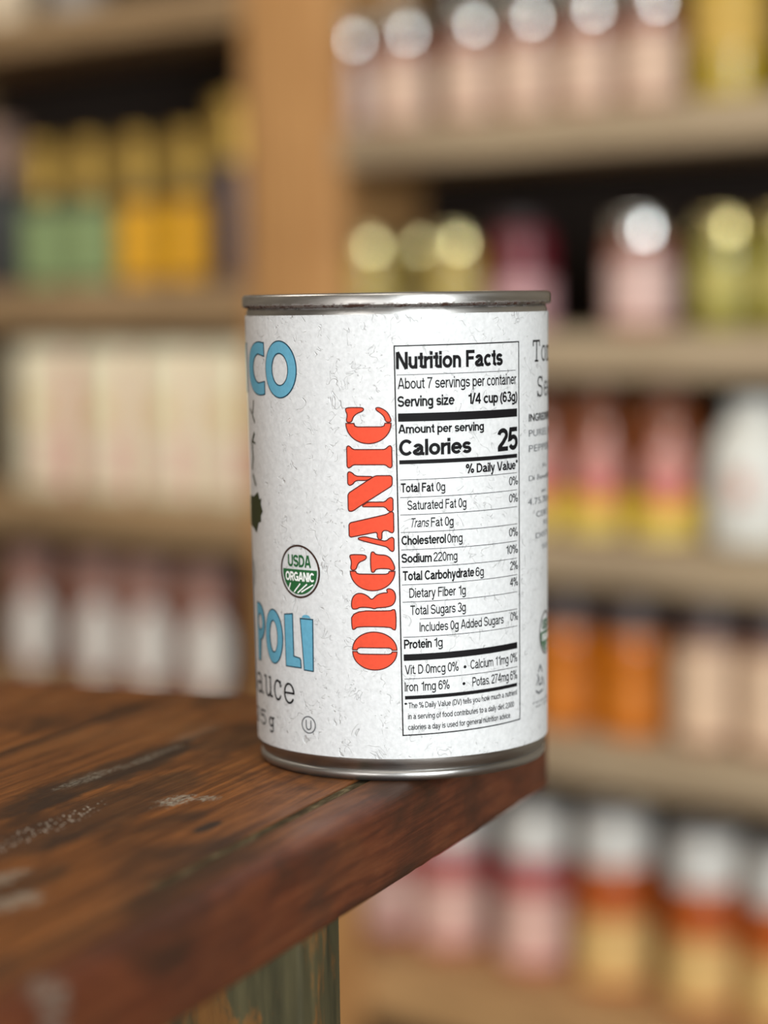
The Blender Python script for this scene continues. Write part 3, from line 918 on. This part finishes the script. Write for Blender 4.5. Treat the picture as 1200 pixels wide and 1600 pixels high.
def rule(a0, a1, z0, z1, w):
    P.quad([(a0 * MM, z0 - w / 2), (a1 * MM, z1 - w / 2), (a1 * MM, z1 + w / 2), (a0 * MM, z0 + w / 2)])


rule(-0.2, 48.8, 96.52, 96.85, 0.13)
rule(0.05, 49.5, 86.58, 86.76, 1.95)
rule(0.25, 49.5, 76.13, 76.42, 0.95)
for a0, z0, z1 in ((0.4, 71.97, 72.35), (0.3, 67.83, 68.22), (0.3, 63.72, 64.18), (0.4, 59.6, 60.02), (0.45, 55.5, 55.9), (0.4, 51.35, 51.75), (0.5, 47.2, 47.75), (0.65, 43.1, 43.6), (6.9, 39.04, 39.42), (0.7, 34.75, 35.3), (0.95, 24.8, 25.35)):
    rule(a0, 49.4, z0, z1, 0.14)
rule(0.8, 49.3, 29.9, 30.6, 1.55)
rule(1.05, 49.2, 20.32, 21.0, 0.85)
bw = 0.28
bx = [(-1.2 * MM, 103.4), (50.8 * MM, 103.75), (51.2 * MM, 12.2), (-0.1 * MM, 11.15)]
P.quad([bx[0], bx[1], (bx[1][0], bx[1][1] - bw), (bx[0][0], bx[0][1] - bw)])
P.quad([bx[3], bx[2], (bx[2][0], bx[2][1] + bw), (bx[3][0], bx[3][1] + bw)])
P.quad([bx[0], bx[3], (bx[3][0] + bw, bx[3][1]), (bx[0][0] + bw, bx[0][1])])
P.quad([bx[1], bx[2], (bx[2][0] - bw, bx[2][1]), (bx[1][0] - bw, bx[1][1])])
P.build('nutrition_table', black)


# --- outlined letters
def chaikin(pts, k=2):
    for _ in range(k):
        out = []
        for a, b in zip(pts, pts[1:] + pts[:1]):
            out += [(a[0] * .75 + b[0] * .25, a[1] * .75 + b[1] * .25), (a[0] * .25 + b[0] * .75, a[1] * .25 + b[1] * .75)]
        pts = out
    return pts


def soften(pts, cut=0.035):
    """take a small corner off every vertex, twice"""
    for c in (cut, cut * 0.35):
        out = []
        for a, b in zip(pts, pts[1:] + pts[:1]):
            L = sqrt((b[0] - a[0]) ** 2 + (b[1] - a[1]) ** 2) or 1
            k = min(0.33, c / L)
            out += [(a[0] + (b[0] - a[0]) * k, a[1] + (b[1] - a[1]) * k), (b[0] - (b[0] - a[0]) * k, b[1] - (b[1] - a[1]) * k)]
        pts = out
    return pts


def area2(p):
    return sum(a[0] * b[1] - b[0] * a[1] for a, b in zip(p, p[1:] + p[:1])) / 2


def grow(p, d):
    """offset a closed outline outwards by d"""
    q = [p[0]]
    for a in p[1:]:
        if (a[0] - q[-1][0]) ** 2 + (a[1] - q[-1][1]) ** 2 > 1e-6: q.append(a)
    p = q
    s = 1 if area2(p) > 0 else -1
    out = []
    m = len(p)
    for i in range(m):
        a, b, c = p[i - 1], p[i], p[(i + 1) % m]
        e1 = Vector((b[0] - a[0], b[1] - a[1])); e2 = Vector((c[0] - b[0], c[1] - b[1]))
        if e1.length < 1e-9 or e2.length < 1e-9:
            out.append(b); continue
        e1.normalize(); e2.normalize()
        nn = Vector((e1.y + e2.y, -(e1.x + e2.x)))
        if nn.length < 1e-6:
            out.append(b); continue
        nn.normalize()
        k = d / max(0.5, nn.dot(Vector((e1.y, -e1.x))))
        out.append((b[0] + s * nn.x * k, b[1] + s * nn.y * k))
    return out


def ell(cx, cy, rx, ry, a0=0, a1=360, n=24):
    return [(cx + rx * cos(radians(a0 + (a1 - a0) * i / n)), cy + ry * sin(radians(a0 + (a1 - a0) * i / n))) for i in range(n + 1)]


def bowl_left(w, gx, ix, y0, y1):
    o = ell(w / 2 if gx > w * 0.49 else gx + 0.02, 0.5, gx if gx < w / 2 else w / 2, 0.5, 96, 264, 26)
    o = [(min(px_, gx), py_) for px_, py_ in ell(gx, 0.5, gx, 0.5, 90, 270, 28)]
    return o + [(gx, y0 - 0.02), (ix + 0.02, y0), (ix, y0 + 0.06), (ix, y1 - 0.06), (ix + 0.02, y1), (gx, y1 + 0.02)]


STENCIL = {
    'O': (0.857, [bowl_left(0.857, 0.405, 0.352, 0.12, 0.88), [(0.857 - a, b) for a, b in bowl_left(0.857, 0.405, 0.352, 0.12, 0.88)][::-1]], 0),
    'C': (0.79, [bowl_left(0.79, 0.44, 0.363, 0.15, 0.80),
                 [(.47, 1.0), (.63, .955), (.74, 1.01), (.79, .98), (.79, .68), (.78, .60), (.72, .60), (.66, .76), (.58, .84), (.47, .87)],
                 [(.47, 0), (.54, .005), (.66, .06), (.73, .13), (.79, .25), (.78, .33), (.73, .31), (.67, .22), (.59, .14), (.47, .11)]], 2),
    'I': (0.48, [[(0, 0.0), (0, .07), (.07, .13), (.07, .87), (0, .93), (0, 1.0), (.48, 1.0), (.48, .93), (.40, .87), (.40, .13), (.48, .07), (.48, 0)]], 1),
    'N': (0.885, [[(0, .96), (.02, 1.0), (.40, 1.0), (.80, .38), (.80, .01), (.58, .01), (.10, .77), (.02, .88)],
                  [(.11, .70), (.21, .56), (.21, .17), (.31, .09), (.31, 0), (0, 0), (0, .09), (.11, .17)],
                  [(.78, .42), (.70, .56), (.70, .82), (.59, .91), (.59, 1.0), (.885, 1.0), (.885, .92), (.79, .82)]], 1),
    'A': (0.885, [[(.63, 1.0), (.31, 1.0), (.44, .36), (.29, .36), (.25, .27), (.46, .26), (.48, .14), (.42, .07), (.42, 0), (.885, 0), (.885, .07), (.83, .14)],
                  [(.29, .82), (.33, .66), (.22, .17), (.31, .08), (.31, 0), (0, 0), (0, .07), (.10, .14), (.25, .74)]], 1),
    'G': (0.84, [bowl_left(0.84, 0.42, 0.36, 0.14, 0.86),
                 [(.45, 1.0), (.63, .96), (.75, 1.01), (.79, .98), (.79, .66), (.74, .62), (.68, .66), (.62, .82), (.45, .87)],
                 [(.45, 0), (.57, .01), (.78, .13), (.79, .42), (.86, .46), (.84, .53), (.42, .53), (.40, .46), (.49, .42), (.49, .12), (.45, .09)]], 2),
    'R': (0.93, [[(0, 0), (0, .06), (.07, .13), (.07, .87), (0, .94), (0, 1.0), (.42, 1.0), (.42, .10), (.45, .08), (.45, 0)],
                 [(.46, 1.0), (.68, .99), (.80, .90), (.82, .76), (.76, .62), (.66, .53), (.78, .42), (.83, .28), (.83, .16), (.90, .20), (.93, .14), (.88, .03), (.72, -.01), (.56, .05), (.51, .20), (.50, .42), (.47, .47), (.50, .56), (.51, .80), (.46, .88)]], 2),
}
Pf, Po = Print(), Print()
LET = [('O', 27.0, 36.0), ('R', 36.6, 46.4), ('G', 45.9, 54.9), ('A', 55.2, 64.5), ('N', 64.6, 73.9), ('I', 74.9, 80.0), ('C', 80.6, 89.0)]


def upright_letter(x, y, z0, k, zmid):
    base = (-1.73 - 0.82 * (zmid - 31.7) / 53.0) * MM          # baseline angle drifts a little up the tin
    return (base - y * 10.65, z0 + x * k)


for ch, z0, z1 in LET:
    w, polys, sm = STENCIL[ch]
    k = (z1 - z0) / w
    for p in polys:
        if sm and len(p) < 26: p = chaikin(p, 2) if sm == 2 else soften(p)
        q = [upright_letter(x, y, z0, k, (z0 + z1) / 2) for x, y in p]
        Po.poly([grow(q, 0.17)])
        Pf.poly([grow(q, -0.10)])
Po.build('letter_outline', red_line, 0.00006)
Pf.build('organic_lettering', orange_red, 0.00011)

# --- blue brand letters (only the ends of two words show round the left of the tin)
Pb, Pl = Print(), Print()


def outlined(loops, d=0.18):
    Pl.poly([grow(loops[0], d)] + [grow(l, -d) for l in loops[1:]])
    Pb.poly([grow(loops[0], -d * 0.7)] + [grow(l, d * 0.7) for l in loops[1:]])


A = lambda a: a * MM
outlined([ell(A(-48.5), 97.9, 5.75, 6.75, n=48)[:-1], ell(A(-48.5), 97.9, 3.0, 3.85, n=40)[:-1]])
c_out = ell(A(-62.5), 98.0, 8.2, 6.4, 60, 300, 30)
c_in = ell(A(-62.5), 98.0, 4.2, 3.6, 300, 60, 24)
outlined([[(A(-58.6), 104.2)] + c_out[2:-2] + [(A(-58.6), 91.9), (A(-58.6), 94.9)] + c_in[4:-4] + [(A(-58.6), 101.0)]])
outlined([[(A(-80), 92), (A(-80), 104), (A(-83), 104), (A(-95), 96.5), (A(-95), 104), (A(-99), 104), (A(-99), 92), (A(-95.5), 92), (A(-84), 99), (A(-84), 92)]])
Pl.build('letter_outline', blue_line, 0.00006)
Pb.build('brand_lettering', blue, 0.00011)
Pb, Pl = Print(), Print()
pp = [(A(-74), 26.0), (A(-74), 40.2)] + ell(A(-71.0), 35.7, 4.0, 4.6, 90, -90, 20) + [(A(-72.0) + 1.6, 31.0), (A(-71) + 0.2, 26.0)]
outlined([pp, ell(A(-70.0), 35.7, 1.6, 2.0, n=20)[:-1]])
outlined([ell(A(-57.4), 33.0, 4.1, 6.6, n=40)[:-1], ell(A(-57.4), 33.0, 1.9, 3.9, n=32)[:-1]])
outlined([[(A(-49.6), 38.9), (A(-44.9), 39.3), (A(-44.8), 29.0), (A(-41.6), 28.7), (A(-41.1), 28.2), (A(-41.0), 26.4), (A(-49.3), 26.4)]])
outlined([[(A(-40.8), 38.35), (A(-34.8), 38.35), (A(-35.1), 25.9), (A(-39.4), 26.0)]])
Pb.poly([ell(A(-37.9), 38.6, 1.35, 0.8, 0, 180, 12)])
Pl.build('letter_outline', blue_line, 0.00006)
Pb.build('brand_lettering', blue, 0.00011)

# --- typewriter lettering
P = Print()


def tw(ch, s, z, w, x, sw):
    """typewriter glyph in a box w wide, x-height x"""
    q = lambda u, v: (s + u * w, z + v * x)
    ar = lambda cx, cy, rx, ry, a0, a1, n=14: [q(*p) for p in ell(cx, cy, rx, ry, a0, a1, n)]
    if ch == 'a':
        P.stroke([q(.12, .86)] + ar(.45, .74, .30, .26, 120, 0, 8) + [q(.75, .08), q(.98, .04)], sw)
        P.stroke(ar(.42, .28, .32, .28, 80, 360, 16) + [q(.74, .50), q(.45, .56)], sw)
    if ch == 'u':
        P.stroke([q(-.02, 1), q(.2, 1), q(.2, .3)] + ar(.46, .26, .26, .26, 180, 330, 8) + [q(.76, .25)], sw)
        P.stroke([q(.6, 1), q(.78, 1), q(.78, .02), q(1.0, .02)], sw)
    if ch in 'ce':
        P.stroke(ar(.5, .5, .42, .5, 35 if ch == 'c' else 0, 325, 22), sw)
        if ch == 'c': P.stroke([q(.84, .98), q(.84, .70)], sw)
        else: P.stroke([q(.08, .52), q(.92, .52)], sw)
    if ch == 'g':
        P.stroke(ar(.42, .55, .34, .42, 0, 360, 20), sw)
        P.stroke([q(1.0, .97), q(.76, .97), q(.76, -.2)] + ar(.44, -.2, .32, .25, 0, -150, 8), sw)
    if ch == 'o': P.stroke(ar(.5, .5, .42, .5, 0, 360, 22), sw)
    if ch == 'm':
        for u in (.12, .5, .88): P.stroke([q(u, .0), q(u, .92)], sw)
        for u in (.12, .5, .88): P.stroke([q(u - .12, 0), q(u + .12, 0)], sw)
        P.stroke([q(.0, .97), q(.12, .97)], sw)
        P.stroke(ar(.31, .72, .19, .26, 180, 0, 8), sw); P.stroke(ar(.69, .72, .19, .26, 180, 0, 8), sw)
    if ch == 'T':
        P.stroke([q(.06, 1.05), q(.06, 1.38), q(.94, 1.38), q(.94, 1.05)], sw); P.stroke([q(.5, 1.38), q(.5, 0)], sw * 1.2); P.stroke([q(.28, 0), q(.72, 0)], sw)
    if ch == 'S':
        P.stroke([q(.88, 1.38), q(.88, 1.08)], sw)
        P.stroke(ar(.5, 1.04, .36, .33, 20, 250, 14) + ar(.5, .36, .40, .36, 80, -160, 14), sw); P.stroke([q(.1, 0), q(.1, .36)], sw)
    if ch == '4': P.stroke([q(.72, 0), q(.72, 1.38), q(.08, .45), q(.98, .45)], sw)
    if ch == '2': P.stroke(ar(.5, 1.02, .38, .36, 170, -30, 12) + [q(.08, .02), q(.92, .02)], sw)
    if ch == '5': P.stroke([q(.86, 1.36), q(.22, 1.36), q(.18, .76)] + ar(.48, .44, .38, .44, 120, -150, 14), sw)
    if ch == 's':
        P.stroke(ar(.5, .75, .34, .24, 20, 250, 12) + ar(.5, .25, .38, .26, 80, -160, 12), sw)


for ch, a0, a1, z in (('s', -89.5, -81.5, 17.6), ('a', -78.4, -68.4, 17.8), ('u', -66.6, -59.6, 17.9), ('c', -58.2, -52.6, 17.6), ('e', -51.3, -44.8, 17.35)):
    tw(ch, a0 * MM, z, (a1 - a0) * MM, 4.7, 0.52)
P.build('sauce_lettering', black)
P = Print()
for ch, a0, a1 in (('4', -88.0, -83.0), ('2', -81.5, -75.8), ('5', -73.8, -66.0), ('g', -63.3, -58.9)):
    tw(ch, a0 * MM, 10.2, (a1 - a0) * MM, 2.5, 0.42)
P.build('weight_lettering', black)
P = Print()
for ch, a0, a1 in (('T', 60.6, 67.4), ('o', 69.0, 75.5), ('m', 77.0, 84.5)):
    tw(ch, a0 * MM, 98.8, (a1 - a0) * MM, 3.5, 0.46)
for ch, a0, a1 in (('S', 64.4, 70.8), ('e', 72.6, 79.0), ('a', 80.5, 87.0)):
    tw(ch, a0 * MM, 90.2, (a1 - a0) * MM, 3.4, 0.44)
P.text('INGREDIENTS', 57.4 * MM, 88 * MM, 84.3, 1.9, 1)
P.build('heading_lettering', black)
P = Print()
for t, a0, a1, z, cap in (('PUREE, B', 57.4, 84, 80.6, 1.75), ('PEPPER, ', 57.4, 84, 76.9, 1.75), ('N', 71, 76, 72.6, 1.2), ('Di Benedetto', 57.4, 88, 69.9, 1.35), ('at', 69.3, 76, 66.6, 1.1),
                      ('4.75.70 oz', 56.7, 86, 64.0, 1.7), ('CERT', 63.7, 80, 60.8, 1.5), ('TO', 71.1, 80, 58.4, 1.25), ('DIST', 63.1, 80, 55.6, 1.4), ('SO', 70.2, 80, 52.6, 1.2), ('recycle', 60.7, 80, 14.9, 0.75), ('tin can', 63.1, 80, 13.8, 0.75)):
    if z < 15 and a0 < 61: P.build('ingredient_print', grey); P = Print()
    P.text(t, a0 * MM, a1 * MM, z, cap, 0)
P.build('recycling_print', grey)
P = Print()
P.stroke([(A(63.5), 18.0), (A(66), 17.2), (A(71), 17.6)], 0.55)
P.stroke([(A(64), 19.4), (A(66), 21.0), (A(64.8), 22.0)], 0.4)
P.stroke([(A(66.0), 22.6), (A(68), 24.0), (A(70.5), 22.2)], 0.55)
P.stroke([(A(71.5), 20.6), (A(73), 18.6)], 0.5)
P.rect(A(66.3), A(70.2), 19.0, 19.5); P.rect(A(66.3), A(66.9), 19.0, 21.2); P.rect(A(69.5), A(70.1), 19.0, 21.2)
P.build('recycling_mark', grey)
P = Print()
P.poly([ell(A(-38.0), 12.72, 2.25, 2.15, n=36)[:-1], ell(A(-38.0), 12.72, 1.95, 1.85, n=36)[:-1]])
P.stroke([(A(-38) - 0.75, 13.8), (A(-38) - 0.75, 12.4)] + ell(A(-38.0), 12.4, 0.75, 0.85, 180, 360, 10) + [(A(-38) + 0.75, 12.4), (A(-38) + 0.75, 13.8)], 0.3)
P.build('kosher_mark', grey)


# --- round organic seals
def seal(sc, zc, R):
    a, b, c, d = Print(), Print(), Print(), Print()
    a.poly([ell(sc, zc, R, R, n=56)[:-1], ell(sc, zc, R * 0.925, R * 0.925, n=56)[:-1]])
    a.build('seal_ring', brown, 0.00010)
    r2 = R * 0.86
    g = [(sc + r2 * cos(t), zc + r2 * sin(t)) for t in (radians(175 + 190 * i / 40) for i in range(41))]
    b.poly([g])
    set_text(b, 'USDA', sc - R * 0.55, sc + R * 0.58, zc + R * 0.16, R * 0.46, 2)
    b.build('seal_green', green, 0.00008)
    set_text(c, 'ORGANIC', sc - R * 0.70, sc + R * 0.72, zc - R * 0.36, R * 0.34, 2)
    for x0, x1 in ((-0.75, -0.45), (-0.25, 0.05), (0.05, 0.38), (0.36, 0.66)):
        c.stroke([(sc + R * x0 * 0.62 - R * 0.1, zc - R * 0.80 + abs(x0) * R * 0.12), (sc + R * x1, zc - R * 0.46)], R * 0.05)
    c.build('seal_white', white, 0.00014)


seal(-40.9 * MM, 49.7, 6.45)
seal(75.5 * MM, 31.6, 5.4)

# --- vine drawn on the far left of the label
P = Print()
leaf = [(-68.0, 67.8), (-66.4, 66.0), (-64.6, 66.4), (-65.2, 64.8), (-63.6, 63.2), (-65.4, 62.2), (-65.6, 60.6), (-68.4, 60.2), (-71.2, 57.6), (-76, 58.6), (-84, 59.0), (-88, 63), (-82, 66.5), (-74, 66.4)]
P.poly([[(A(a), z) for a, z in leaf]])
P.stroke([(A(-70), 90.0), (A(-72), 86.5), (A(-69.5), 84.8)], 0.55)
P.stroke([(A(-76), 88), (A(-72), 86.5)], 0.45)
P.stroke([(A(-70.5), 82.0), (A(-74), 79.8), (A(-73), 76.0), (A(-75), 73.2)], 0.9)
P.stroke([(A(-74), 80.2), (A(-69.5), 79.6)], 0.5)
P.stroke([(A(-74), 71.8), (A(-70.5), 69.4)], 0.8)
P.stroke([(A(-79), 50.0), (A(-76.5), 47.2), (A(-77.5), 44.5)], 0.7)
P.build('vine_drawing', olive)
